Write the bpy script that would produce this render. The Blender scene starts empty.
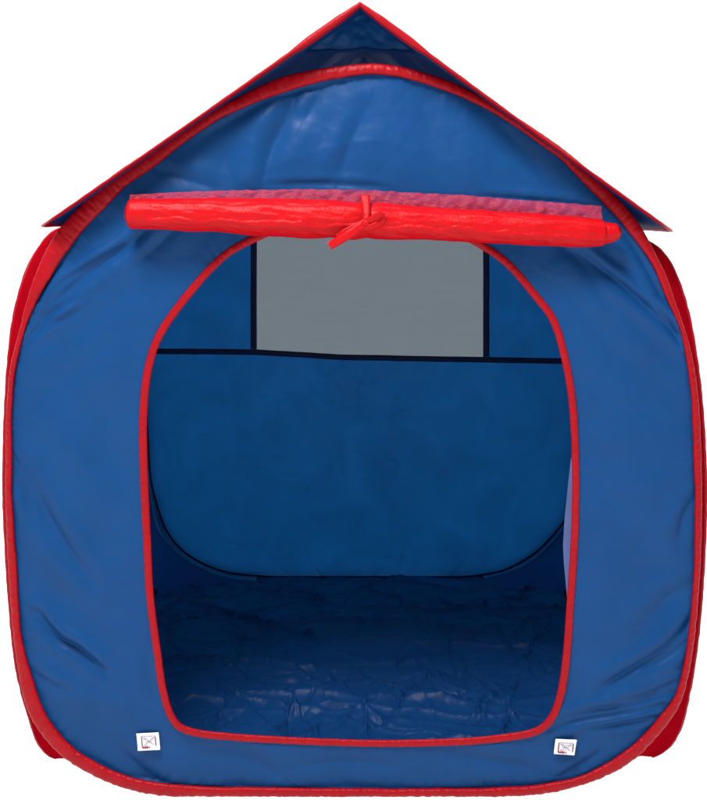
import bpy, bmesh, math
import numpy as np

# ------------------------------------------------------------------ camera, world, light
K = 0.0015          # metres per photo pixel in the plane of the tent front
D_CAM = 1.79        # camera distance to the tent front
DEPTH = 1.05        # depth of the tent
VX, VY, GY = 375.0, 215.0, 796.0   # vanishing point and ground line, photo pixels
CAM_H = (GY - VY) * K

sc = bpy.context.scene
cam_d = bpy.data.cameras.new("camera")
cam = bpy.data.objects.new("camera", cam_d)
sc.collection.objects.link(cam)
cam.location = (0, -D_CAM, CAM_H)
cam.rotation_euler = (math.radians(90), 0, 0)
cam_d.sensor_fit = 'VERTICAL'
cam_d.sensor_height = 36
cam_d.lens = 36 * D_CAM / (800 * K)
cam_d.shift_y = -(400 - VY) / 800
cam_d.shift_x = -(VX - 353.5) / 800
cam_d.clip_start = 0.05
cam_d.clip_end = 500
sc.camera = cam

w = bpy.data.worlds.new("World")
sc.world = w
w.use_nodes = True
bg = w.node_tree.nodes["Background"]
# white backdrop behind; unseen brightness added overhead, front half dimmed for contrast
bg.inputs[0].default_value = (1, 1, 1, 1)
_n = w.node_tree.nodes; _l = w.node_tree.links
_tc = _n.new("ShaderNodeTexCoord"); _sx = _n.new("ShaderNodeSeparateXYZ")
_l.new(_tc.outputs["Generated"], _sx.inputs[0])
def _mr(sock, a, b, c, d):
    m = _n.new("ShaderNodeMapRange"); m.interpolation_type = 'SMOOTHSTEP'
    for i, v in zip((1, 2, 3, 4), (a, b, c, d)): m.inputs[i].default_value = v
    _l.new(sock, m.inputs[0]); return m.outputs[0]
_add = _n.new("ShaderNodeMath"); _add.operation = 'ADD'
_l.new(_mr(_sx.outputs["Y"], -0.35, 0.30, 0.24, 1.15), _add.inputs[0])
_l.new(_mr(_sx.outputs["Z"], 0.45, 0.85, 0.0, 0.9), _add.inputs[1])
_add2 = _n.new("ShaderNodeMath"); _add2.operation = 'MAXIMUM'      # added unseen brightness below the ground, shining up through it to lift shadows
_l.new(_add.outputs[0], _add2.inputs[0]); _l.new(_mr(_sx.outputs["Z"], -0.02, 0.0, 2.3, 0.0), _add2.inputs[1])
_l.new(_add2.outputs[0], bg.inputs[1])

def lamp(name, loc, aim, size, power, col=(1, 1, 1)):
    l = bpy.data.lights.new(name, 'AREA')
    l.shape = 'SQUARE'; l.size = size; l.energy = power; l.color = col
    o = bpy.data.objects.new(name, l)
    sc.collection.objects.link(o)
    o.location = loc
    from mathutils import Vector
    o.rotation_euler = (Vector(aim) - Vector(loc)).to_track_quat('-Z', 'Y').to_euler()
    return o
lamp("key_softbox", (-0.6, -1.5, 3.1), (-0.05, 0, 0.6), 0.9, 160)

sc.view_settings.view_transform = 'Standard'
sc.view_settings.look = 'None'
sc.view_settings.exposure = 0
sc.view_settings.gamma = 1

# ------------------------------------------------------------------ numeric helpers
def P(px, py, y=0.0):
    s = (D_CAM + y) / D_CAM
    px = np.asarray(px, float); py = np.asarray(py, float)
    return np.stack(np.broadcast_arrays((px - VX) * K * s, y + 0 * px, CAM_H + (VY - py) * K * s), -1)

def Q(px, py, y=0.0):          # same outline moved straight back (no perspective)
    px = np.asarray(px, float); py = np.asarray(py, float)
    return np.stack(np.broadcast_arrays((px - VX) * K, y + 0 * px, (GY - py) * K), -1)

def noise2(x, y, seed=0):
    rs = np.random.RandomState(seed)
    g = rs.rand(64, 64) * 2 * np.pi
    gx, gy = np.cos(g), np.sin(g)
    x = np.asarray(x, float); y = np.asarray(y, float)
    x0 = np.floor(x).astype(int); y0 = np.floor(y).astype(int)
    fx, fy = x - x0, y - y0
    def dot(ix, iy, dx, dy):
        a, b = ix % 64, iy % 64
        return gx[a, b] * dx + gy[a, b] * dy
    u = fx**3 * (fx * (6 * fx - 15) + 10); v = fy**3 * (fy * (6 * fy - 15) + 10)
    n00 = dot(x0, y0, fx, fy); n10 = dot(x0 + 1, y0, fx - 1, fy)
    n01 = dot(x0, y0 + 1, fx, fy - 1); n11 = dot(x0 + 1, y0 + 1, fx - 1, fy - 1)
    return (n00 * (1 - u) + n10 * u) * (1 - v) + (n01 * (1 - u) + n11 * u) * v

def fbm(x, y, seed=0, octv=3):
    r = 0; a = 1.0
    for i in range(octv):
        r = r + a * noise2(x * 2**i, y * 2**i, seed + i); a *= 0.5
    return r

def catmull(pts, n, closed=False):
    p = np.asarray(pts, float)
    m = len(p)
    if closed:
        q = np.vstack([p[-1:], p, p[:2]]); segs = m
    else:
        q = np.vstack([2 * p[0] - p[1], p, 2 * p[-1] - p[-2]]); segs = m - 1
    out = []
    for i in range(segs):
        p0, p1, p2, p3 = q[i], q[i + 1], q[i + 2], q[i + 3]
        t = np.linspace(0, 1, 24, endpoint=False)[:, None]
        # centripetal-ish: scale tangents to the segment length
        l1 = np.linalg.norm(p2 - p1) + 1e-9
        m1 = (p2 - p0) / (np.linalg.norm(p1 - p0) + l1 + 1e-9) * l1
        m2 = (p3 - p1) / (l1 + np.linalg.norm(p3 - p2) + 1e-9) * l1
        out.append((2*t**3 - 3*t**2 + 1) * p1 + (t**3 - 2*t**2 + t) * m1 + (-2*t**3 + 3*t**2) * p2 + (t**3 - t**2) * m2)
    c = np.vstack(out + ([] if closed else [p[-1:]]))
    if closed: c = np.vstack([c, c[:1]])
    s = np.r_[0, np.cumsum(np.linalg.norm(np.diff(c, axis=0), axis=1))]
    tt = np.linspace(0, s[-1], n, endpoint=not closed)
    return np.stack([np.interp(tt, s, c[:, k]) for k in range(c.shape[1])], -1)

CX, CY = 360.0, 480.0
def radial(pts):
    c = catmull(pts, 3000, True)
    th = np.unwrap(np.arctan2(c[:, 1] - CY, c[:, 0] - CX)); r = np.hypot(c[:, 0] - CX, c[:, 1] - CY)
    th = np.mod(th, 2 * np.pi); o = np.argsort(th); th, r = th[o], r[o]
    th = np.r_[th[-1] - 2 * np.pi, th, th[0] + 2 * np.pi]; r = np.r_[r[-1], r, r[0]]
    return lambda a: np.interp(np.mod(a, 2 * np.pi), th, r)

# ------------------------------------------------------------------ mesh helpers
COL = sc.collection
def link(name, verts, faces, mat, parent=None, smooth=True):
    me = bpy.data.meshes.new(name)
    me.from_pydata([tuple(map(float, v)) for v in verts], [], [tuple(int(i) for i in f) for f in faces])
    me.materials.append(mat)
    if smooth: me.polygons.foreach_set("use_smooth", [True] * len(me.polygons))
    me.update()
    o = bpy.data.objects.new(name, me)
    COL.objects.link(o)
    if parent is not None: o.parent = parent
    return o

def grid_faces(n, m, closed_n=False, closed_m=False, off=0):
    i = np.arange(n if closed_n else n - 1); j = np.arange(m if closed_m else m - 1)
    I, J = np.meshgrid(i, j, indexing='ij')
    a = I * m + J; b = ((I + 1) % n) * m + J
    c = ((I + 1) % n) * m + (J + 1) % m; d = I * m + (J + 1) % m
    return (np.stack([a, b, c, d], -1).reshape(-1, 4) + off)

def grid(name, G, mat, parent=None, closed_n=False, closed_m=False):
    n, m = G.shape[:2]
    return link(name, G.reshape(-1, 3), grid_faces(n, m, closed_n, closed_m), mat, parent)

def multi(name, Gs, mat, parent=None):
    V, F, off = [], [], 0
    for g in Gs:
        V.append(g.reshape(-1, 3)); F.append(grid_faces(g.shape[0], g.shape[1], off=off)); off += g.shape[0] * g.shape[1]
    return link(name, np.vstack(V), np.vstack(F), mat, parent)

def nrm(v): return v / (np.linalg.norm(v, axis=-1, keepdims=True) + 1e-12)

def band(inner, outer, normal, thick, closed=True, seg=12, amp=0.0006, freq=60, seed=1, flat=2.6):
    """a sewn fabric sleeve running between two edge lines: flattened tube with gathered ripples"""
    inner = np.asarray(inner); outer = np.asarray(outer); N = len(inner)
    c = (inner + outer) / 2; h = (outer - inner) / 2
    normal = nrm(np.broadcast_to(normal, c.shape))
    ph = np.linspace(0, 2 * np.pi, seg, endpoint=False)
    ca, sa = np.cos(ph), np.sin(ph)
    e = 2 / flat
    ca = np.sign(ca) * np.abs(ca)**e; sa = np.sign(sa) * np.abs(sa)**e
    L = np.r_[0, np.cumsum(np.linalg.norm(np.diff(c, axis=0), axis=1))]
    rip = fbm(L[:, None] * freq, ca[None] * 0.7 + 3.1 + L[:, None] * 9, seed, 3)
    rip = rip - 0.6 * np.abs(noise2(L[:, None] * freq * 0.45 + ca[None] * 0.8, ca[None] * 0.5 + 7 + 0 * L[:, None], seed + 9))
    G = c[:, None] + h[:, None] * ca[None, :, None] * (1 + 0.05 * rip[..., None]) + normal[:, None] * (thick * sa[None] + amp * rip * np.sign(sa)[None])[..., None]
    return G

def tube(path, rad, seg=16, squash=1.0, up=(0, 0, 1)):
    path = np.asarray(path, float); t = nrm(np.gradient(path, axis=0))
    up = np.broadcast_to(np.array(up, float), path.shape)
    a = nrm(np.cross(t, up)); b = nrm(np.cross(a, t))
    ph = np.linspace(0, 2 * np.pi, seg, endpoint=False)
    rad = np.broadcast_to(np.asarray(rad, float).reshape(-1, 1), (len(path), seg)) if np.ndim(rad) < 2 else rad
    return path[:, None] + (a[:, None] * (np.cos(ph) * squash)[None, :, None] + b[:, None] * np.sin(ph)[None, :, None]) * rad[..., None]

def ribbon(path, width, wdir, thick=0.0006):
    path = np.asarray(path, float); t = nrm(np.gradient(path, axis=0))
    wd = nrm(np.broadcast_to(np.asarray(wdir, float), path.shape))
    n = nrm(np.cross(t, wd))
    width = np.broadcast_to(np.asarray(width, float), (len(path),))[:, None]
    prof = [(-1, 1), (-.33, 1.0), (.33, 1.0), (1, 1), (1, -1), (.33, -1), (-.33, -1), (-1, -1)]
    G = np.stack([path + wd * width / 2 * a + n * thick * b for a, b in prof], 1)
    return G

# ------------------------------------------------------------------ materials
def fabric(name, col, rough=0.45, spec=0.25, trans=0.2, tcol=None, bump=0.15, bscale=220, vary=0.12, sheen=0.0, coarse=18):
    m = bpy.data.materials.new(name); m.use_nodes = True
    nt = m.node_tree; N = nt.nodes; L = nt.links
    p = N["Principled BSDF"]; out = N["Material Output"]
    tc = N.new("ShaderNodeTexCoord")
    n1 = N.new("ShaderNodeTexNoise"); n1.inputs["Scale"].default_value = coarse; n1.inputs["Detail"].default_value = 5
    L.new(tc.outputs["Object"], n1.inputs["Vector"])
    mix = N.new("ShaderNodeMix"); mix.data_type = 'RGBA'
    mix.inputs[6].default_value = (*[c * (1 - vary) for c in col], 1)
    mix.inputs[7].default_value = (*[min(1, c * (1 + vary)) for c in col], 1)
    L.new(n1.outputs["Fac"], mix.inputs[0])
    L.new(mix.outputs[2], p.inputs["Base Color"])
    p.inputs["Roughness"].default_value = rough
    p.inputs["Specular IOR Level"].default_value = spec
    if sheen:
        p.inputs["Sheen Weight"].default_value = sheen
    n2 = N.new("ShaderNodeTexNoise"); n2.inputs["Scale"].default_value = bscale; n2.inputs["Detail"].default_value = 4
    L.new(tc.outputs["Object"], n2.inputs["Vector"])
    b = N.new("ShaderNodeBump"); b.inputs["Strength"].default_value = bump; b.inputs["Distance"].default_value = 0.002
    L.new(n2.outputs["Fac"], b.inputs["Height"])
    L.new(b.outputs["Normal"], p.inputs["Normal"])
    if trans > 0:
        t = N.new("ShaderNodeBsdfTranslucent")
        tm = N.new("ShaderNodeMix"); tm.data_type = 'RGBA'          # cloth of slightly uneven density, crushed along faint lines
        n3 = N.new("ShaderNodeTexNoise"); n3.inputs["Scale"].default_value = 7; n3.inputs["Detail"].default_value = 8; n3.inputs["Roughness"].default_value = 0.7
        n3.inputs["Distortion"].default_value = 1.2
        L.new(tc.outputs["Object"], n3.inputs["Vector"])
        r3 = N.new("ShaderNodeMapRange"); r3.inputs[1].default_value = 0.35; r3.inputs[2].default_value = 0.65
        L.new(n3.outputs["Fac"], r3.inputs[0]); L.new(r3.outputs[0], tm.inputs[0])
        tm.inputs[6].default_value = (*[c * .86 for c in (tcol or col)], 1); tm.inputs[7].default_value = (*[c * 1.14 for c in (tcol or col)], 1)
        L.new(tm.outputs[2], t.inputs["Color"])
        mx = N.new("ShaderNodeMixShader"); mx.inputs[0].default_value = trans
        L.new(p.outputs[0], mx.inputs[1]); L.new(t.outputs[0], mx.inputs[2])
        L.new(mx.outputs[0], out.inputs["Surface"])
    return m

BLUE = (0.004, 0.049, 0.168)
M_blue = fabric("blue_nylon", BLUE, rough=0.44, spec=0.13, trans=0.18, tcol=(0.008, 0.06, 0.26), bump=0.10, bscale=160)
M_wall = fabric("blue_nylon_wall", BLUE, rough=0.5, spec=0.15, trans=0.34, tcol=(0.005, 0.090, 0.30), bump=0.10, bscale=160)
M_side = fabric("blue_nylon_side", BLUE, rough=0.5, spec=0.05, trans=0.12, tcol=(0.004, 0.05, 0.22), bump=0.10, bscale=160)
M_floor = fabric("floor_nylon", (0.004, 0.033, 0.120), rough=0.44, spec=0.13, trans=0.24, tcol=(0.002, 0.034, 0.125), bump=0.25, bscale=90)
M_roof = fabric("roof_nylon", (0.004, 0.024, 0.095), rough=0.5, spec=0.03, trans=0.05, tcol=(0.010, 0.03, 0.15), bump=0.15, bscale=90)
M_navy = fabric("navy_piping", (0.003, 0.014, 0.065), rough=0.6, spec=0.2, trans=0.0)
RED = (0.265, 0.001, 0.005)
M_red = fabric("red_binding", RED, rough=0.44, spec=0.13, trans=0.0, bump=0.35, bscale=140, vary=0.2, coarse=45)
M_sleeve = fabric("red_sleeve", (0.22, 0.001, 0.005), rough=0.6, spec=0.0, trans=0.0, tcol=(0.5, 0.003, 0.006), bump=0.4, bscale=110, vary=0.2, coarse=35)
M_roll = fabric("red_organza", (0.40, 0.0015, 0.004), rough=0.42, spec=0.12, trans=0.0, bump=0.35, bscale=330, vary=0.15, coarse=60)
M_white = fabric("white_tape", (0.80, 0.80, 0.84), rough=0.8, spec=0.1, trans=0.0, bump=0.3, bscale=500, vary=0.03)
M_thread = fabric("maroon_thread", (0.22, 0.012, 0.03), rough=0.7, spec=0.1, trans=0.0)
M_greythread = fabric("grey_thread", (0.25, 0.20, 0.26), rough=0.7, spec=0.1, trans=0.0)
M_pale = fabric("pale_strip", (0.10, 0.13, 0.30), rough=0.5, spec=0.25, trans=0.2)

def net_material(name, col, alpha, scale, lo, hi, stretch=(1, 1, 1), rough=0.6, tint=(1, 1, 1)):
    m = bpy.data.materials.new(name); m.use_nodes = True
    nt = m.node_tree; N = nt.nodes; L = nt.links
    p = N["Principled BSDF"]; out = N["Material Output"]
    p.inputs["Base Color"].default_value = (*col, 1); p.inputs["Roughness"].default_value = rough
    p.inputs["Specular IOR Level"].default_value = 0.2
    tr = N.new("ShaderNodeBsdfTransparent"); tr.inputs[0].default_value = (*tint, 1)
    mx = N.new("ShaderNodeMixShader")
    tc = N.new("ShaderNodeTexCoord"); mp = N.new("ShaderNodeMapping"); mp.inputs["Scale"].default_value = stretch
    n = N.new("ShaderNodeTexNoise"); n.inputs["Scale"].default_value = scale; n.inputs["Detail"].default_value = 3
    L.new(tc.outputs["Object"], mp.inputs[0]); L.new(mp.outputs[0], n.inputs["Vector"])
    r = N.new("ShaderNodeMapRange"); r.inputs[1].default_value = 0.3; r.inputs[2].default_value = 0.7
    r.inputs[3].default_value = lo; r.inputs[4].default_value = hi
    L.new(n.outputs["Fac"], r.inputs[0]); L.new(r.outputs[0], mx.inputs[0])
    L.new(tr.outputs[0], mx.inputs[1]); L.new(p.outputs[0], mx.inputs[2])
    L.new(mx.outputs[0], out.inputs["Surface"])
    return m
M_mesh = net_material("grey_mesh", (0.030, 0.056, 0.088), 0, 320, 0.868, 0.879, (.04, 1, 1), 0.9, (0.74, 0.88, 1.0))
M_net = net_material("pink_net", (0.36, 0.014, 0.030), 0, 420, 0.30, 0.88, (0.35, 1, 1.6))

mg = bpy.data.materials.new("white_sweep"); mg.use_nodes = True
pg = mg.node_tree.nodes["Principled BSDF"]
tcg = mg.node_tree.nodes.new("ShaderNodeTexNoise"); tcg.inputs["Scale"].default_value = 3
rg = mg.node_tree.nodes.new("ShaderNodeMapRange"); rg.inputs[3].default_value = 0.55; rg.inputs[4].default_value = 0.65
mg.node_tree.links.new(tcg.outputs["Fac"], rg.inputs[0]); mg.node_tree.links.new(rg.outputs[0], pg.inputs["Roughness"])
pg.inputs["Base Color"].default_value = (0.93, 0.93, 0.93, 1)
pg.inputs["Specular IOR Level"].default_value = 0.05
_t = mg.node_tree.nodes.new("ShaderNodeBsdfTranslucent"); _t.inputs[0].default_value = (0.93, 0.93, 0.93, 1)  # translucent so the brightness added underneath washes out contact shadows
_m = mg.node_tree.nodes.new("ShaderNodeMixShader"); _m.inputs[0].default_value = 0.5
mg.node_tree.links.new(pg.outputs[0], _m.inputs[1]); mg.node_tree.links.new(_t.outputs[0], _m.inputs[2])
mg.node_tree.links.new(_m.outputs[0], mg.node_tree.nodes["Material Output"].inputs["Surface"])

# ------------------------------------------------------------------ setting
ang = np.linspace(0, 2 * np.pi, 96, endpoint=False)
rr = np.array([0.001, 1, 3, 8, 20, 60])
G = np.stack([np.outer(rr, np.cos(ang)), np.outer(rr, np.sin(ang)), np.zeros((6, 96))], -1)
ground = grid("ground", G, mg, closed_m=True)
ground["kind"] = "structure"
ground["label"] = "plain white ground under the play tent, translucent to added light from below"

# ------------------------------------------------------------------ the tent
tent = bpy.data.objects.new("play_tent", None); COL.objects.link(tent)
tent.location = (0, 0, 0)
tent["label"] = "blue nylon pop-up play tent with red edging, open doorway and rolled-up red door"
tent["category"] = "tent"

R_IN = radial([(360,75),(398,77),(449,92),(500,117),(551,152),(564,163),(587,187),(622,224),(643,251),(658,278),(666,299),(680,332),(687,369),(691,406),(693,463),
    (694,500),(693,575),(687,639),(676,691),(657,718),(627,748),(590,770),(560,780),(503,786),(447,787),(350,787),(260,786),(206,785),(150,780),(113,769),
    (75,747),(49,717),(34,680),(22,631),(17,556),(13,500),(13,474),(13,410),(17,365),(28,324),(40,297),(60,263),(81,233),(103,210),(128,185),(159,163),(185,142),(224,117),(285,92)])
R_OUT = radial([(360,64),(398,66),(449,81),(500,107),(551,140),(577,160),(602,182),(622,203),(639,224),(651,245),(666,276),(675,301),(689,345),(696,380),(700,425),(701.5,480),
    (701,540),(698,594),(693,645),(684,690),(672,716),(642,751),(616,770),(578,785),(541,793),(485,796),(447,796),(350,796),(260,796),(188,796),(150,793),(113,783),
    (75,764),(49,742),(28,710),(17,660),(11,600),(8,556),(6,500),(6,474),(7,410),(11,365),(20,330),(28,298),(37,271),(53,238),(76,210),(112,176),(153,148),(193,121),(234,99),(285,76)])
DOOR = [(259,237),(225,256),(188,296),(161,335),(150,369),(145.6,410),(145.6,463),(147,500),(149,537.5),(152,594),(159.5,650),(167,695),(178,719.5),(195,728),
    (225,732),(260,734.8),(315,738),(376,740),(447,738.5),(503,733.5),(537,726),(554,706),(563,669),(569,594),(572.7,537.5),(573.8,500),(574,470),(571.6,410),(565,365),
    (552,320),(533,294),(507,264),(482,246),(440,226),(370,214),(300,222)]
R_DOOR = radial(DOOR)

# ---- folds of the front panel, photo pixels: points, width, depth in mm
FOLDS = [
 ([(147,231),(118,254),(82,279),(32,325)], 6, 6.0), ([(124,246),(95,262),(60,285),(46,303)], 4, 3.0), ([(110,268),(70,298),(30,332)], 4, 2.2),
 ([(90,292),(55,312),(28,338)], 3.5, 2.5), ([(80,310),(40,330),(24,347)], 3.5, 2.5), ([(180,226),(160,244),(140,262)], 7, 3.0), ([(72,236),(50,268),(40,300)], 5, 3),
 ([(60,262),(45,284),(34,312)], 3.5, 2.5), ([(170,250),(120,300),(60,350)], 18, 3.0), ([(130,330),(90,360),(40,395)], 14, 2.2),
 ([(24,470),(40,500),(65,540),(98,585)], 10, 5.0), ([(20,480),(28,500),(30,520)], 5, 2.5), ([(38,612),(60,636),(80,647),(106,668)], 6, 6.5), ([(26,560),(60,590),(100,620)], 16, 2.5),
 ([(120,748),(140,768),(165,785)], 10, 3), ([(40,660),(80,690),(120,700)], 16, -3), ([(34,672),(55,684),(80,688)], 6, 2.0), ([(156,690),(150,670),(146,650)], 6, 2.5),
 ([(578,252),(604,272),(630,293),(678,337)], 6, 6.5), ([(596,250),(622,268),(650,300)], 8, 4), ([(626,236),(646,268),(668,312)], 5, 3), ([(560,245),(580,262),(596,282)], 10, 4),
 ([(615,300),(650,335),(684,370)], 12, 2.5), ([(652,300),(668,322),(680,345)], 4, 2.5), ([(570,300),(620,350),(680,400)], 22, 2.5),
 ([(693,622),(668,645),(640,662),(600,684)], 7, 5.5), ([(690,640),(668,655),(645,668)], 5, 3.0), ([(672,692),(630,702),(590,708),(556,716)], 5, 5.0), ([(664,704),(620,712),(580,718),(548,726)], 4.5, 4.5),
 ([(656,716),(620,722),(585,727)], 4, 3.5), ([(676,682),(645,692),(615,697)], 4.5, 3.5), ([(692,498),(682,520),(678,545)], 7, 2.5), ([(690,585),(665,600),(640,625)], 10, 2.5), ([(600,480),(640,540),(660,600)], 26, 2),
 ([(300,84),(288,115),(272,150),(262,190)], 11, 5.0), ([(320,95),(305,120)], 9, 3), ([(365,110),(352,140),(340,175)], 10, 3.0), ([(235,130),(225,160),(222,190)], 16, 2.2), ([(420,95),(430,130),(436,185)], 22, 2.5),
 ([(340,82),(270,100),(200,140)], 9, 3.0), ([(500,125),(530,160),(560,195)], 14, 2.5), ([(270,185),(330,184),(390,188)], 4, 1.5), ([(480,196),(530,200),(590,205)], 4, 1.8), ([(160,170),(190,180),(215,188)], 8, 2),
 ([(300,764),(350,760),(400,766)], 8, 2), ([(450,752),(500,760),(540,770)], 9, 2.5), ([(200,745),(240,752),(280,775)], 10, 2.5), ([(600,752),(580,765),(560,776)], 6, 2.5),
 ([(100,400),(120,450),(135,520)], 24, 2.2), ([(60,420),(90,470),(110,500)], 20, -2),
]
def fold_field(px, py, folds):
    d = np.zeros_like(px)
    for pts, wd, dep in folds:
        c = catmull(pts, 26)
        lo = c.min(0) - 4 * wd; hi = c.max(0) + 4 * wd
        msk = (px > lo[0]) & (px < hi[0]) & (py > lo[1]) & (py < hi[1])
        if not msk.any(): continue
        X = px[msk]; Y = py[msk]
        best = np.full(X.shape, 1e9); sg = np.zeros(X.shape); tt = np.zeros(X.shape)
        for i in range(len(c) - 1):
            a, b = c[i], c[i + 1]; ab = b - a; l2 = ab @ ab
            u = np.clip(((X - a[0]) * ab[0] + (Y - a[1]) * ab[1]) / l2, 0, 1)
            dx = X - a[0] - u * ab[0]; dy = Y - a[1] - u * ab[1]
            dd = np.hypot(dx, dy); k = dd < best
            best[k] = dd[k]; sg[k] = np.sign(ab[0] * dy - ab[1] * dx)[k]; tt[k] = ((i + u) / (len(c) - 1))[k]
        # upper side of the fold stands proud, the lower side falls away
        tapered = np.sin(np.pi * np.clip(tt * 0.86 + 0.07, 0, 1))**0.7
        s = best * sg / wd * (1 if c[-1][0] > c[0][0] else -1)
        prof = -np.exp(-np.sqrt(s**2 + .06) / .75) * 1.15 + 0.65 * np.exp(-((s + 1.5) / 1.2)**2) + 0.35 * np.exp(-((s - 1.7) / 1.3)**2)
        d[msk] += dep * 0.0020 * tapered * prof
    return d

# ---- front panel
NT, NR = 1400, 96
th = np.linspace(0, 2 * np.pi, NT, endpoint=False)
ro = R_IN(th) + 3.0; ri = R_DOOR(th)
v = np.linspace(0, 1, NR); v = 0.5 - 0.5 * np.cos(np.pi * v) * (0.55 + 0.45 * np.abs(np.cos(np.pi * v)))  # denser at the seams
v = (v - v[0]) / (v[-1] - v[0])
r = ri[:, None] * (1 - v) + ro[:, None] * v
PX = CX + r * np.cos(th)[:, None]; PY = CY + r * np.sin(th)[:, None]
wid = (ro - ri)[:, None]
do = (1 - v) * wid; di = v * wid
arc = np.r_[0, np.cumsum(np.hypot(np.diff(CX + ro * np.cos(th)), np.diff(CY + ro * np.sin(th))))]
arc_i = np.r_[0, np.cumsum(np.hypot(np.diff(CX + ri * np.cos(th)), np.diff(CY + ri * np.sin(th))))]
disp = fold_field(PX, PY, FOLDS)
disp += 0.0007 * (np.abs(fbm(PX / 26 + PY / 60, PY / 22, 14, 3)) - .2) * np.clip(0.3 + 1.6 * noise2(PX / 75, PY / 75, 17), 0, 1)
disp += 0.004 * fbm(PX / 90, PY / 90, 3, 2) + 0.0012 * fbm(PX / 28 + 5, PY / 28, 8, 3)
mod_o = np.clip(0.55 + 1.1 * noise2(arc / 60, arc * 0 + 2.2, 21), 0.1, 1.3)
mod_i = np.clip(0.45 + 1.0 * noise2(arc_i / 60, arc_i * 0 + 5.2, 22), 0.05, 1.2)
disp += 0.0030 * (mod_o * (np.abs(noise2(arc / 7.5, arc * 0 + .5, 5)) * 2 - .4))[:, None] * np.exp(-do / (8 + 5 * mod_o[:, None])) * (1 - np.exp(-do / 2.5))
disp += 0.0022 * (mod_i * (np.abs(noise2(arc_i / 8.5, arc_i * 0 + .5, 6)) * 2 - .4))[:, None] * np.exp(-di / (6 + 4 * mod_i[:, None]))
# the cloth is held at the wire and bellies out between
belly = 0.014 * np.minimum(1, do / 70) * np.exp(-0.0 * do)
edge = np.minimum(1, do / 4) * (0.35 + 0.65 * np.minimum(1, di / 6))
Y = -(disp * edge + belly)
G = Q(PX, PY, 0); G[..., 1] = Y
front = grid("front_panel", G, M_blue, tent, closed_n=True)

# front surface height at a photo pixel (for the things sewn on it)
flatPX, flatPY, flatY = PX.ravel(), PY.ravel(), Y.ravel()
def front_y(px, py):
    px = np.atleast_1d(np.asarray(px, float)); py = np.atleast_1d(np.asarray(py, float))
    return np.array([flatY[np.argsort((flatPX - a)**2 + (flatPY - b)**2)[:6]].mean() for a, b in zip(px, py)])

# ---- red edge binding of the front loop
NB = 2600
tb = np.linspace(0, 2 * np.pi, NB, endpoint=False)
wv = 0.8 * noise2(tb * 14, tb * 0 + 1.5, 31)
rin = R_IN(tb) - 0.5 + wv; rout = R_OUT(tb) - 0.2
I = Q(CX + rin * np.cos(tb), CY + rin * np.sin(tb), 0.0); O = Q(CX + rout * np.cos(tb), CY + rout * np.sin(tb), 0.0)
I[:, 1] -= 0.006; O[:, 1] -= 0.003
I[:, 2] = np.maximum(I[:, 2], 0.004); O[:, 2] = np.maximum(O[:, 2], 0.001)
grid("edge_binding", band(I, O, (0, -1, 0), 0.0055, seed=41, amp=0.0017, freq=130), M_red, tent, True, True)

# ---- red binding of the doorway
dw = np.interp(np.mod(tb, 2 * np.pi), np.linspace(0, 2 * np.pi, 9), [4.2, 4.6, 4.0, 4.4, 4.8, 4.6, 4.0, 4.4, 4.2])
rd = R_DOOR(tb)
cxy = np.stack([CX + rd * np.cos(tb), CY + rd * np.sin(tb)], -1)
tg = nrm(np.roll(cxy, -1, 0) - np.roll(cxy, 1, 0)); nn = np.stack([tg[:, 1], -tg[:, 0]], -1)
yb = np.interp(tb, th, Y[:, 2], period=2 * np.pi)
dw = dw * .86
a = cxy - nn * dw[:, None]; b = cxy + nn * dw[:, None]
I = Q(a[:, 0], a[:, 1], 0); O = Q(b[:, 0], b[:, 1], 0); I[:, 1] = yb - .0015; O[:, 1] = yb - .0015
grid("doorway_binding", band(I, O, (0, -1, 0), 0.003, seed=52, amp=0.0011, freq=120), M_red, tent, True, True)

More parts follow.
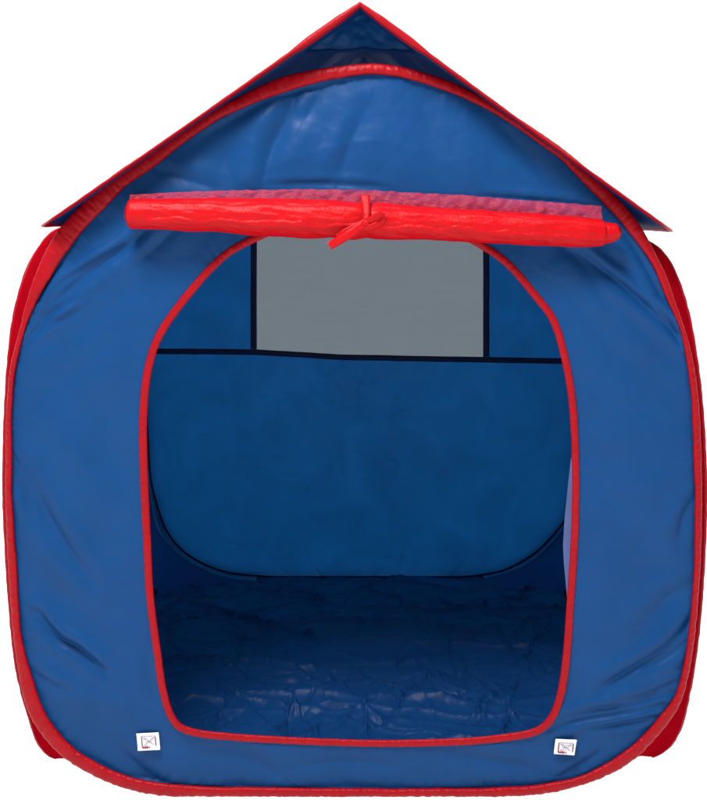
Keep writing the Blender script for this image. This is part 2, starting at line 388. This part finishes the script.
# ---- side walls, each on its own wire loop
LEFT = [(64,226,.17),(52,232,.125),(42,243,.09),(28,267,.055),(15,312,.030),(9,358,.018),(5,425,.010),(4,493,.008),(6,545,.009),(9,594,.012),(15,658,.020),(22.5,695,.034),(30,720,.048),(36,739,.068),(44,751.5,.09),(53,758,.108),(62,760,.122)]
RIGHT = [(640,236,.17),(650,242,.13),(660,249,.10),(672,266,.065),(686,305,.035),(696,358,.018),(703,425,.010),(705.5,500,.008),(701.5,594,.012),(695,658,.020),(687,703,.038),(681,727,.06),(672,744,.085),(662,753,.103),(653,757.5,.118),(644,761,.13)]
def side(tr, sgn, name):
    c = catmull([tuple(P(a, b, y)) for a, b, y in tr], 140)
    c[:, 2] = np.maximum(c[:, 2], 0.005)
    n, m = len(c), 90
    s = np.linspace(0, 1, m)
    G = np.empty((n, m, 3))
    G[..., 1] = c[:, 1][:, None] * (1 - s) + (DEPTH - c[:, 1])[:, None] * s
    zz = c[:, 2][:, None] + 0 * s
    G[..., 2] = zz
    G[..., 0] = c[:, 0][:, None] + sgn * (0.010 * fbm(G[..., 1] * 6, zz * 6, 61, 3)) * np.minimum(1, np.sin(np.pi * s) * 4) * np.clip((zz - .01) / .12, 0, 1) - sgn * 0.012 * np.sin(np.pi * s) * np.clip((zz - .01) / .12, 0, 1)
    o = grid("side_panel", G, M_side, tent)
    # closed wire loop with its red binding
    fr = c; bk = c.copy(); bk[:, 1] = DEPTH - c[:, 1]; bk = bk[::-1]
    bot = np.linspace(fr[-1], bk[0], 40)[1:-1]; top = np.linspace(bk[-1], fr[0], 40)[1:-1]
    loop = np.vstack([fr, bot, bk, top])
    cen = loop.mean(0); t = nrm(np.roll(loop, -1, 0) - np.roll(loop, 1, 0))
    out = np.array([sgn, 0, 0.0]); inw = nrm(np.cross(t, np.broadcast_to(out, t.shape)))
    flip = np.sign(((cen - loop) * inw).sum(-1, keepdims=True)); flip[flip == 0] = 1
    inw = inw * flip
    I = loop + inw * 0.016; O = loop - inw * 0.001
    I[:, 2] = np.maximum(I[:, 2], 0.006)
    grid("edge_binding", band(I, O, out, 0.0042, seed=63, amp=0.0008, freq=80), M_red, o, True, True)
    # red sleeve that joins this loop to the front loop; a blue one behind
    ext = np.vstack([c, np.linspace(c[-1], Q(190 if sgn < 0 else 545, GY - 1, .02), 24)[1:]])
    sx = ext[:, 0] / K + VX; sy = GY - ext[:, 2] / K            # straight (un-projected) outline coordinates
    a = np.arctan2(sy - CY, sx - CX); f = Q(CX + (R_OUT(a) - 1.5) * np.cos(a), CY + (R_OUT(a) - 1.5) * np.sin(a), 0.002)
    f[:, 2] = np.maximum(f[:, 2], 0.002)
    u = np.linspace(0, 1, 14)
    S = f[:, None] * (1 - u)[None, :, None] + ext[:, None] * u[None, :, None]
    L = np.r_[0, np.cumsum(np.linalg.norm(np.diff(ext, axis=0), axis=1))]
    rip = 0.003 * fbm(L[:, None] * 40, u[None] * 1.5 + L[:, None] * 22, 71, 3) * np.sin(np.pi * u)[None]
    S[..., 1] += rip; S[..., 0] += -sgn * 0.6 * np.abs(rip)
    grid("corner_sleeve", S, M_sleeve, tent)
    B = S.copy(); B[..., 1] = DEPTH - S[..., 1]
    grid("rear_corner_sleeve", B, M_side, tent)
    return ext
cl = side(LEFT, -1, 'l'); cr = side(RIGHT, 1, 'r')

# ---- back panel with its mesh window
tt = np.linspace(0, 2 * np.pi, 4000, endpoint=False)
bx = CX + R_OUT(tt) * np.cos(tt); by = CY + R_OUT(tt) * np.sin(tt)
lm = bx < 353; rm = ~lm
lo = np.argsort(by[lm]); ro_ = np.argsort(by[rm])
XL = lambda y: np.interp(y, by[lm][lo], bx[lm][lo]); XR = lambda y: np.interp(y, by[rm][ro_], bx[rm][ro_])
SB = D_CAM / (D_CAM + DEPTH)
eq = lambda p, c: c + (np.asarray(p, float) - c) / SB      # photo pixel at the back wall -> outline pixel
seam_x = eq([150, 200, 258, 300, 340, 420, 480, 562, 600], VX); seam_y = eq([351, 351.5, 352, 354.5, 357, 358.5, 359.5, 361, 361], VY)
SEAM = lambda x: np.interp(x, seam_x, seam_y)
WX0, WX1 = float(eq(257, VX)), float(eq(483, VX)); WTOP = 150.0
def back_wrinkle(x, y):
    z = 0.006 * fbm(x / 120, y / 120, 81, 3) + 0.0022 * fbm(x / 40, y / 30, 84, 3) 
    c = np.exp(-((x - 370) / 130)**2 - ((y - 500) / 70)**2)
    return z + 0.0035 * c * np.abs(fbm(x / 24 + y / 60, y / 20, 86, 3)) + 0.002 * np.abs(noise2(x / 30, y / 22, 87)) * np.exp(-((y - 740) / 50)**2)
_rs = np.random.RandomState(77)
BCR = [(_rs.normal(385, 95), _rs.normal(560, 95), _rs.normal(-.5, .7), _rs.uniform(12, 45), _rs.uniform(1.6, 4.0), _rs.choice([1, -1]) * _rs.uniform(.0010, .0030)) for _ in range(46)]
BCR += [(_rs.uniform(120, 620), _rs.normal(755, 22), _rs.normal(.1, .7), _rs.uniform(12, 50), _rs.uniform(2, 5), _rs.choice([1, -1]) * _rs.uniform(.001, .0035)) for _ in range(40)]
_bw0 = back_wrinkle
def back_wrinkle(x, y):
    z = _bw0(x, y); x = np.asarray(x, float); y = np.asarray(y, float)
    wx_ = x + 6 * noise2(x / 25, y / 25, 171); wy_ = y + 6 * noise2(x / 25 + 9, y / 25, 172)
    for a, b, an, ln, wd, hh in BCR:
        s_ = (wx_ - a) * np.cos(an) + (wy_ - b) * np.sin(an); t_ = -(wx_ - a) * np.sin(an) + (wy_ - b) * np.cos(an)
        z = z + hh * np.exp(-np.abs(t_) / wd) * np.exp(-(s_ / ln)**4)
    return z
def bgrid(xa, xb, ya, yb, n=60, m=60):
    u = np.linspace(0, 1, m); G = []
    for i in range(n):
        q = i / (n - 1)
        y0 = ya * (1 - q) + yb * q
        x0 = xa(y0) if callable(xa) else xa; x1 = xb(y0) if callable(xb) else xb
        x = x0 + (x1 - x0) * u
        k = np.clip((GY - y0) / (GY - 437.0), 0, 1) if y0 >= 436.9 else np.clip((y0 - WTOP) / (437.0 - WTOP), 0, 1)
        y = y0 + (SEAM(x) - 437.0) * k
        g = Q(x, y, 0); g[:, 1] = DEPTH - np.maximum(back_wrinkle(x, y) + .002, 0); G.append(g)
    return np.array(G)
back = multi("back_panel", [bgrid(XL, XR, 437.0, GY - 0.5, 200, 330), bgrid(XL, WX0, WTOP, 437.0, 40, 40), bgrid(WX1, XR, WTOP, 437.0, 40, 40), bgrid(XL, XR, 66, WTOP, 30, 60)], M_wall, tent)
win = grid("mesh_window", bgrid(WX0, WX1, WTOP, 437.0, 60, 60), M_mesh, back)
xs = np.linspace(float(XL(440)) + 2, float(XR(440)) - 2, 160)
def strip(xs_, y0, y1, off):
    I = Q(xs_, y0, 0); O = Q(xs_, y1, 0)
    I[:, 1] = DEPTH - back_wrinkle(xs_, y0) - off; O[:, 1] = DEPTH - back_wrinkle(xs_, y1) - off
    return I, O
I, O = strip(xs, SEAM(xs) - 4.5, SEAM(xs) + 4.5, .003)
grid("seam_piping", band(I, O, (0, -1, 0), .002, False, amp=.0004, seed=91), M_navy, back, False, True)
for xw in (WX0 - 5.0, WX1 + 5.0):
    ys = np.linspace(WTOP, float(SEAM(xw)) - 5, 60)
    I, O = strip(np.full(60, xw - 5.0), ys, ys, .003); O = strip(np.full(60, xw + 5.0), ys, ys, .003)[1]
    grid("window_border", band(I, O, (0, -1, 0), .0018, False, amp=.0003, seed=92), M_navy, back, False, True)
I, O = strip(np.linspace(WX0 - 9, WX1 + 9, 80), WTOP - 5.0, WTOP + 5.0, .0036)
grid("window_border", band(I, O, (0, -1, 0), .0018, False, amp=.0003, seed=93), M_navy, back, False, True)
# red binding on the outside and dark seam on the inside of the back loop
rin = R_IN(tb) - .5; rout = R_OUT(tb) - .2
I = Q(CX + rin * np.cos(tb), CY + rin * np.sin(tb), DEPTH + .0095); O = Q(CX + rout * np.cos(tb), CY + rout * np.sin(tb), DEPTH + .0085)
I[:, 2] = np.maximum(I[:, 2], .004); O[:, 2] = np.maximum(O[:, 2], .001)
grid("edge_binding", band(I, O, (0, 1, 0), .0045, seed=94, amp=.0008), M_red, back, True, True)
I = Q(CX + (rin + 1) * np.cos(tb), CY + (rin + 1) * np.sin(tb), 0); O = Q(CX + (rin + 4) * np.cos(tb), CY + (rin + 4) * np.sin(tb), 0)
for E in (I, O): E[:, 1] = DEPTH - .009; E[:, 2] = np.maximum(E[:, 2], .010)
grid("inner_seam", band(I, O, (0, -1, 0), .003, seed=95, amp=.0006), M_navy, back, True, True)

# ---- crumpled floor sheet
nx, ny = 420, 330
u = np.linspace(-1, 1, nx); vv = np.linspace(-1, 1, ny)
U, V = np.meshgrid(u, vv, indexing='xy')
FY = DEPTH * (0.5 + 0.4955 * V)
gl, gr = cl[139:], cr[139:]                     # where the side loops and corner sleeves meet the floor
yd = np.minimum(FY, DEPTH - FY)
XFL = np.interp(yd, gl[::-1, 1], gl[::-1, 0]); XFR = np.interp(yd, gr[::-1, 1], gr[::-1, 0])
FX = 0.5 * (XFL + XFR) + U * (0.5 * (XFR - XFL) + .003)
xl0, xr0 = XFL.min(), XFR.max()
rs = np.random.RandomState(5)
Z = 0.010 + 0.012 * fbm(FX * 5, FY * 5, 101, 3) + 0.0045 * np.abs(fbm(FX * 16, FY * 16, 104, 3))
wx = FX + 0.03 * noise2(FX * 9, FY * 9, 105); wy = FY + 0.03 * noise2(FX * 9 + 7, FY * 9, 106)
def crease(x0, y0, an, ln, wd, hh):
    dx, dy = np.cos(an), np.sin(an)
    s = (wx - x0) * dx + (wy - y0) * dy; t = -(wx - x0) * dy + (wy - y0) * dx
    return hh * np.exp(-np.abs(t) / wd) * np.exp(-(s / ln)**4)
for i in range(300):
    Z += crease(rs.uniform(xl0, xr0), rs.uniform(0, DEPTH), rs.normal(0.0, 0.9) + (0 if rs.rand() < .5 else 1.4), rs.uniform(.03, .16), rs.uniform(.002, .007), rs.choice([1, -.8]) * rs.uniform(.003, .011))
for i in range(9):      # long creases left from folding the tent away
    Z += crease(rs.uniform(-.35, .35), rs.uniform(.2, 1.0), rs.normal(-0.25, .35), rs.uniform(.18, .4), rs.uniform(.006, .012), rs.uniform(.009, .016))
ed = np.clip(np.minimum(1 - np.abs(U), 1 - np.abs(V)) / .05, 0, 1)
Z = 0.004 + np.maximum(Z, 0) * ed
Z += 0.010 * np.clip((V - .93) / .07, 0, 1)**2      # the floor turns up into the back seam
G = np.stack([FX, FY, Z], -1)
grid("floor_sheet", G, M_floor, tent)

# ---- roof: two pitched panels, ridge and eaves running back
PEAK = (360.0, 4.0)
def roof(tipx, tipy, sgn):
    n, m = 90, 90
    q = np.linspace(-.004, 1, n); s = np.linspace(0, 1, m)
    px = PEAK[0] + (tipx - PEAK[0]) * q; py = PEAK[1] + (tipy - PEAK[1]) * q + 0.5 * np.sin(np.pi * q)
    y0 = -0.045 + 0.06 * np.clip((q - .93) / .07, 0, 1)**3
    f = P(px, py, y0)
    G = np.repeat(f[:, None], m, 1)
    G[..., 1] = y0[:, None] * (1 - s) + (DEPTH + .03 - 0 * y0)[:, None] * s
    dz = 0.008 * fbm(q[:, None] * 3, s[None] * 8, 111, 3) - 0.02 * np.sin(np.pi * s)[None] * np.sin(np.pi * q)[:, None]
    dz += 0.006 * np.abs(fbm(q[:, None] * 9, s[None] * 16 + 3, 113, 2)) * (q[:, None]**2)
    dz = dz * np.minimum(1, s[None] * 8) * np.clip((1 - q) * 7, 0, 1)[:, None]
    G[..., 2] += dz
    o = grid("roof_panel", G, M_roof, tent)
    # red binding right round the free edges of the panel
    fr = G[:, 0]; ea = G[-1, 1:]; bk = G[::-1, -1][1:]
    path = np.vstack([fr, ea, bk])
    cen = G.reshape(-1, 3).mean(0)
    nrmv = nrm(np.array([-(f[-1] - f[0])[2] * sgn, 0, abs((f[-1] - f[0])[0])]))
    t = nrm(np.gradient(path, axis=0)); inw = nrm(np.cross(t, np.broadcast_to(nrmv, t.shape)))
    fl = np.sign(((cen - path) * inw).sum(-1, keepdims=True)); inw = inw * fl
    wq = np.full(len(path), 0.016)
    I = path + inw * wq[:, None]; O = path - inw * 0.002
    th_ = np.full(len(path), .0030)
    th_[:n] = np.interp(q, [0, .06, .16, .22, .5, 1], [.0035, .0058, .0065, .0034, .0023, .0023])
    thk = th_[:, None]
    grid("edge_binding", band(I, O, nrmv, thk, False, seed=115, amp=.0006), M_red, o, False, True)
    return f
fl_ = roof(42, 226, -1); fr_ = roof(672, 231, 1)
# dark triangular gusset that closes the peak between the two panels
n, m = 30, 40
G = np.empty((n, m, 3))
for i in range(n):
    q = i / (n - 1)
    py = 12 + 38 * q; xa = PEAK[0] - 2 - (py - 9) * 1.30; xb = PEAK[0] + 2 + (py - 9) * 1.33
    x = np.linspace(xa, xb, m)
    g = Q(x, py + (1.5 * np.sin(np.linspace(0, np.pi, m)) * -q), 0)
    g[:, 1] = 0.030 - 0.012 * np.exp(-np.abs(x - 361) / 9) * q + .004 * fbm(x / 14, np.full(m, py / 14), 121, 2)
    G[i] = g
gus = grid("gable_gusset", G, M_blue, tent)
I = G[-1] + np.array([0, -.002, .003]); O = G[-1] + np.array([0, -.002, -.002])
grid("hem", band(I, O, (0, -1, 0), .0012, False, seed=122, amp=.0003), M_roof, gus, False, True)
# roof vent netting below the gusset, set well back
# ---- rolled-up red door
bxp = [128, 150, 220, 260, 330, 430, 500, 590, 602]; byp = [229, 229.5, 232.5, 236, 238.5, 240.5, 243.5, 248, 246]
txp = [128, 150, 200, 300, 370, 470, 590, 602]; typ = [199, 198, 197, 198, 202, 209, 216, 219]
sx = np.linspace(128.5, 602, 640)
bot = np.interp(sx, bxp, byp); top = np.interp(sx, txp, typ)
ker = np.ones(31) / 31
sm = lambda a: np.convolve(np.pad(a, 15, mode='edge'), ker, 'valid')
bot, top = sm(bot), sm(top)
rad = (bot - top) / 2
seg = 120; ph = np.linspace(0, 2 * np.pi, seg, endpoint=False)
rad2 = np.repeat(rad[:, None], seg, 1) * K
tw = sx[:, None] / 36
nz = fbm(tw + 2 * np.cos(ph)[None] * .3, np.sin(ph)[None] * 1.7 + 9 + tw * .35, 131, 3)
nz += 0.8 * np.abs(noise2(sx[:, None] / 55, np.sin(ph)[None] * 2.2 + .5 * np.cos(ph)[None] + 4, 135)) - .25
cuff = np.clip((sx - 146) / 8, 0, 1)[:, None]
rad2 *= 1 + 0.075 * nz * (0.3 + .7 * cuff) - 0.03 * (1 - 0) * cuff
psi = np.mod((ph[None] + .20 - .30 * fbm(sx[:, None] / 34, sx[:, None] * 0 + 2.7, 137, 3)) / (2 * np.pi), 1)   # loose outer layer of the spiral
rad2 *= 1 + 0.085 * cuff * np.clip(psi / .97, 0, 1)**3 * np.clip((1 - psi) / .012, 0, 1)
psi2 = np.mod((ph[None] - .75 - .22 * fbm(sx[:, None] / 50, sx[:, None] * 0 + 8.7, 138, 3)) / (2 * np.pi), 1)
rad2 *= 1 + 0.035 * cuff * np.clip(psi2 / .97, 0, 1)**6 * np.clip((1 - psi2) / .012, 0, 1)
rad2 *= 1 - 0.010 * np.abs(fbm(sx[:, None] / 6 + ph[None] * .2, np.sin(ph)[None] * 2.2 + np.cos(ph)[None] * 1.3, 139, 3))
pinch = np.exp(-((sx - 367) / 7)**2)[:, None]; rad2 *= 1 - .10 * pinch
endr = np.sqrt(np.clip((sx - 128) / 4, 0.02, 1))[:, None] * (1 - .10 * np.clip((sx - 597) / 5, 0, 1)[:, None]**2)
rad2 *= (0.75 + .25 * endr)
path = P(sx, (bot + top) / 2, -0.018 - rad * K); rad2 *= .975
G = tube(path, rad2, seg, 1.0)
# end caps: inward spiral lips
def cap(ring, ctr, depth_dir, k=5):
    out = [ring]
    for i in range(1, k + 1):
        f = 1 - i / (k + .15)
        out.append(ctr + (ring - ctr) * f + np.array(depth_dir) * (.004 * math.sin(i * 2.1)))
    return out
rings = cap(G[0], path[0], (1, 0, 0))[::-1] + list(G[1:-1]) + cap(G[-1], path[-1], (-1, 0, 0))
roll = grid("door_roll", np.array(rings), M_roll, tent, False, True)
# inner core of the roll poking out at the right
cx_ = np.linspace(594, 618.5, 60)
cyc = np.interp(cx_, [594, 606, 618.5], [233.5, 233, 231.5]); cr_ = np.interp(cx_, [594, 604, 608, 613, 617, 618.5], [12.0, 11.8, 11.2, 10.0, 8.6, 7.2])
pc = P(cx_, cyc, float(path[-1, 1]) + .002)
rr2 = np.repeat((cr_ * K * .93)[:, None], 40, 1) * (1 + .07 * fbm(cx_[:, None] / 5 + np.cos(np.linspace(0, 2*np.pi, 40))[None], np.sin(np.linspace(0, 2*np.pi, 40))[None] * 2 + 3, 141, 3))
Gc = tube(pc, rr2, 40)
rings = list(Gc) + cap(Gc[-1], pc[-1], (-1, 0, 0))[1:]
grid("roll_core", np.array(rings), M_roll, roll, False, True)
# mesh hem standing up behind the roll
hx = np.linspace(129, 602, 300)
ht = np.interp(hx, [129, 200, 300, 370, 470, 602], [194.5, 191, 189, 190, 195.5, 206]) + 1.1 * noise2(hx / 9, hx * 0 + .3, 151)
hb = np.interp(hx, txp, typ) + 8
q = np.linspace(0, 1, 16)
PXh = hx[:, None] + 0 * q; PYh = ht[:, None] * (1 - q) + hb[:, None] * q
G = P(PXh, PYh, -0.028)
G[..., 1] = -0.022 - 0.012 * q[None] - .004 * fbm(PXh / 12, q[None] * 2 + PXh / 40, 153, 3)
grid("mesh_hem", G, M_net, roll)
# tie ribbon: loop round the roll, a bow and its tail
ty = float(path[np.argmin(abs(sx - 367)), 1]); tz = float(path[np.argmin(abs(sx - 367)), 2]); tr = float(rad[np.argmin(abs(sx - 367))]) * K
an = np.linspace(0, 2 * np.pi, 48)
cxm = float(P(366, 220, ty)[0])
ringp = np.stack([np.full(48, cxm) + .002 * np.sin(3 * an), ty + (tr * .90) * np.sin(an), tz + (tr * .90) * np.cos(an)], -1)
yf = ty - tr - .002
def rp(pts): return catmull([tuple(P(a, b, yf - d)) for a, b, d in pts], 30)
def gath(G, seed, amp=.0008): 
    G = G.copy(); i = np.arange(G.shape[0])[:, None]; j = np.arange(G.shape[1])[None]
    G[..., 1] += amp * noise2(i / 3.0, j / 2.5, seed); G[..., 2] += amp * noise2(i / 4.0, j / 2.5, seed + 1); return G
pieces = [gath(ribbon(ringp, .015, (1, 0, 0), .0004), 1),
    gath(ribbon(rp([(367,222,.003),(356,230,.006),(345,237,.006),(329.5,246,.000)]), .0125, (.55, 0, -.83)), 3),
    gath(ribbon(rp([(366,221,.002),(354,227,.004),(344,232,.004),(338,237,.001)]), .008, (.5, 0, -.85)), 5),
    gath(ribbon(rp([(364,224,.004),(372,219,.010),(381,214,.012),(385,217,.008),(382,222,.006),(372,227,.007),(362,229,.004)]), .010, (-.45, -.3, .85)), 7),
    gath(ribbon(rp([(365,195,-.018),(366,204,-.010),(366.5,213,-.002),(366,222,.003)]), np.linspace(.015, .007, 30), (1, 0, 0), .0004), 11)]
kn = P(366, 223, yf - .004)
V, F, off = [], [], 0
for g in pieces:
    V.append(g.reshape(-1, 3)); F += [tuple(f) for f in grid_faces(g.shape[0], g.shape[1], False, True, off)]
    for e in (0, g.shape[0] - 1): F.append(tuple(off + e * g.shape[1] + k for k in range(g.shape[1])))
    off += g.shape[0] * g.shape[1]
pk = tube(np.linspace(kn + np.array([-.007, 0, -.003]), kn + np.array([.007, 0, .003]), 9), np.sqrt(np.clip(1 - np.linspace(-.97, .97, 9)**2, 0, 1)) * .0055, 14)
V.append(pk.reshape(-1, 3)); F += [tuple(f) for f in grid_faces(9, 14, False, True, off)]
link("tie_ribbon", np.vstack(V), F, M_roll, roll)

# ---- white fabric patches sewn on near the bottom corners
def patch(corners, box, seedv):
    c = np.array(corners, float) + np.array([(VX - corners[0][0]) * .009, -4.0])
    u = np.linspace(0, 1, 14); U, V = np.meshgrid(u, u)
    pp = ((1-U)*(1-V))[..., None]*c[0] + (U*(1-V))[..., None]*c[1] + (U*V)[..., None]*c[2] + ((1-U)*V)[..., None]*c[3]
    yc = front_y(pp[..., 0].ravel(), pp[..., 1].ravel()).reshape(14, 14)
    base = yc.min() - .0015
    top_ = Q(pp[..., 0], pp[..., 1], 0); top_[..., 1] = base - .0012 - .0007 * fbm(U * 3, V * 3, seedv, 2) - .0015 * (np.abs(2*V-1)**4)
    botm = top_.copy(); botm[..., 1] += .0016
    V_ = np.vstack([top_.reshape(-1, 3), botm.reshape(-1, 3)])
    F_ = [tuple(f) for f in grid_faces(14, 14)] + [tuple(f[::-1]) for f in grid_faces(14, 14, off=196)]
    rim = [i for i in range(14)] + [14*i+13 for i in range(1, 14)] + [13*14+i for i in range(12, -1, -1)] + [14*i for i in range(12, 0, -1)]
    F_ += [(rim[i], rim[(i+1) % len(rim)], rim[(i+1) % len(rim)]+196, rim[i]+196) for i in range(len(rim))]
    o = link("fabric_patch", V_, F_, M_white, tent)
    def at(a, b):
        p = (1-a)*(1-b)*c[0] + a*(1-b)*c[1] + a*b*c[2] + (1-a)*b*c[3]
        g = Q(p[0], p[1], 0); g[1] = base - .0026 - .0010 * abs(2*b-1)**4; return g
    def stitches(lines, nm, mat, rad_):
        V, F, off = [], [], 0
        for (a0, b0), (a1, b1), k in lines:
            for i in range(k):
                s0 = (i + .06) / k; s1 = (i + .90) / k
                A = at(a0 + (a1-a0)*s0, b0 + (b1-b0)*s0); B = at(a0 + (a1-a0)*s1, b0 + (b1-b0)*s1)
                pth = np.linspace(A, B, 5); pth[:, 1] -= np.sin(np.linspace(0, np.pi, 5)) * .0004
                g = tube(pth, np.array([.5, 1, 1, 1, .5]) * rad_, 6, up=(0, 1, 0.01))
                V.append(g.reshape(-1, 3)); F += [tuple(f) for f in grid_faces(5, 6, False, True, off)]
                F += [tuple(off + j for j in range(6)), tuple(off + 24 + j for j in range(5, -1, -1))]; off += 30
        link(nm, np.vstack(V), F, mat, o)
    x0, y0, x1, y1 = box
    stitches([((x0, y0), (x0, y1), 6), ((x0, y1), (x1 - .25, y1), 5), ((x1, y0 + .02), (x1, y1 - .04), 6), ((x0, y1 + .03), (x0 + .45*(x1-x0), y1 + .03), 3)], "box_stitching", M_thread, .0009)
    stitches([((x0, y0), (x1, y0), 6), ((x0 + .08, y0 + .08), (x1 - .08, y1 - .12), 6), ((x1 - .08, y0 + .1), (x0 + .1, y1 - .12), 6)], "cross_stitching", M_greythread, .0007)
patch([(136.2, 733.2), (158.2, 732.0), (159.8, 749.0), (137.8, 750.0)], (.22, .17, .84, .80), 161)
patch([(556.0, 739.0), (577.0, 740.0), (574.6, 755.0), (554.2, 753.6)], (.17, .22, .86, .84), 164)

# ---- pale strip inside the doorway's right edge, curving inwards
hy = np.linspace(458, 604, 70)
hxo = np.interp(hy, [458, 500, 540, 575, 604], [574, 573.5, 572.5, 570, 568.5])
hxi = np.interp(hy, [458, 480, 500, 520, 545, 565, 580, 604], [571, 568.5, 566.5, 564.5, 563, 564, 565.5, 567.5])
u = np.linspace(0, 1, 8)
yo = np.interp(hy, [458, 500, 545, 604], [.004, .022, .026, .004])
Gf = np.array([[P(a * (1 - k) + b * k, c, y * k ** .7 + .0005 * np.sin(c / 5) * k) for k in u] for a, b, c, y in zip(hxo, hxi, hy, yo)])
grid("inner_strip", Gf.reshape(70, 8, 3), M_pale, tent)

# ---- upper gussets that close the gap between the side walls and the roof
for c, tip, sg, o in ((cl, 42, -1, None), (cr, 672, 1, None)):
    n, m = 12, 60
    yy = np.linspace(.03, DEPTH - .03, m)
    k = np.linspace(0, 1, n)
    x1 = (PEAK[0] - VX) * K + .80 * (tip - PEAK[0]) * K * 1.0; z1 = (GY - (PEAK[1] + .80 * 223)) * K - .012
    zc = c[0, 2] - .004 - .10 * np.clip((.17 - np.minimum(yy, DEPTH - yy)) / .17, 0, 1) ** 2 * 0
    xin = np.clip((.17 - np.minimum(yy, DEPTH - yy)) / .14, 0, 1) * .035
    G = np.empty((n, m, 3))
    G[..., 0] = (c[0, 0] - sg * xin)[None] * (1 - k[:, None]) + x1 * k[:, None]
    G[..., 1] = yy[None]; G[..., 2] = zc[None] * (1 - k[:, None]) + z1 * k[:, None] + .004 * fbm(yy[None] * 14, k[:, None] * 3, 181, 2)
    grid("eave_gusset", G, M_side, tent)
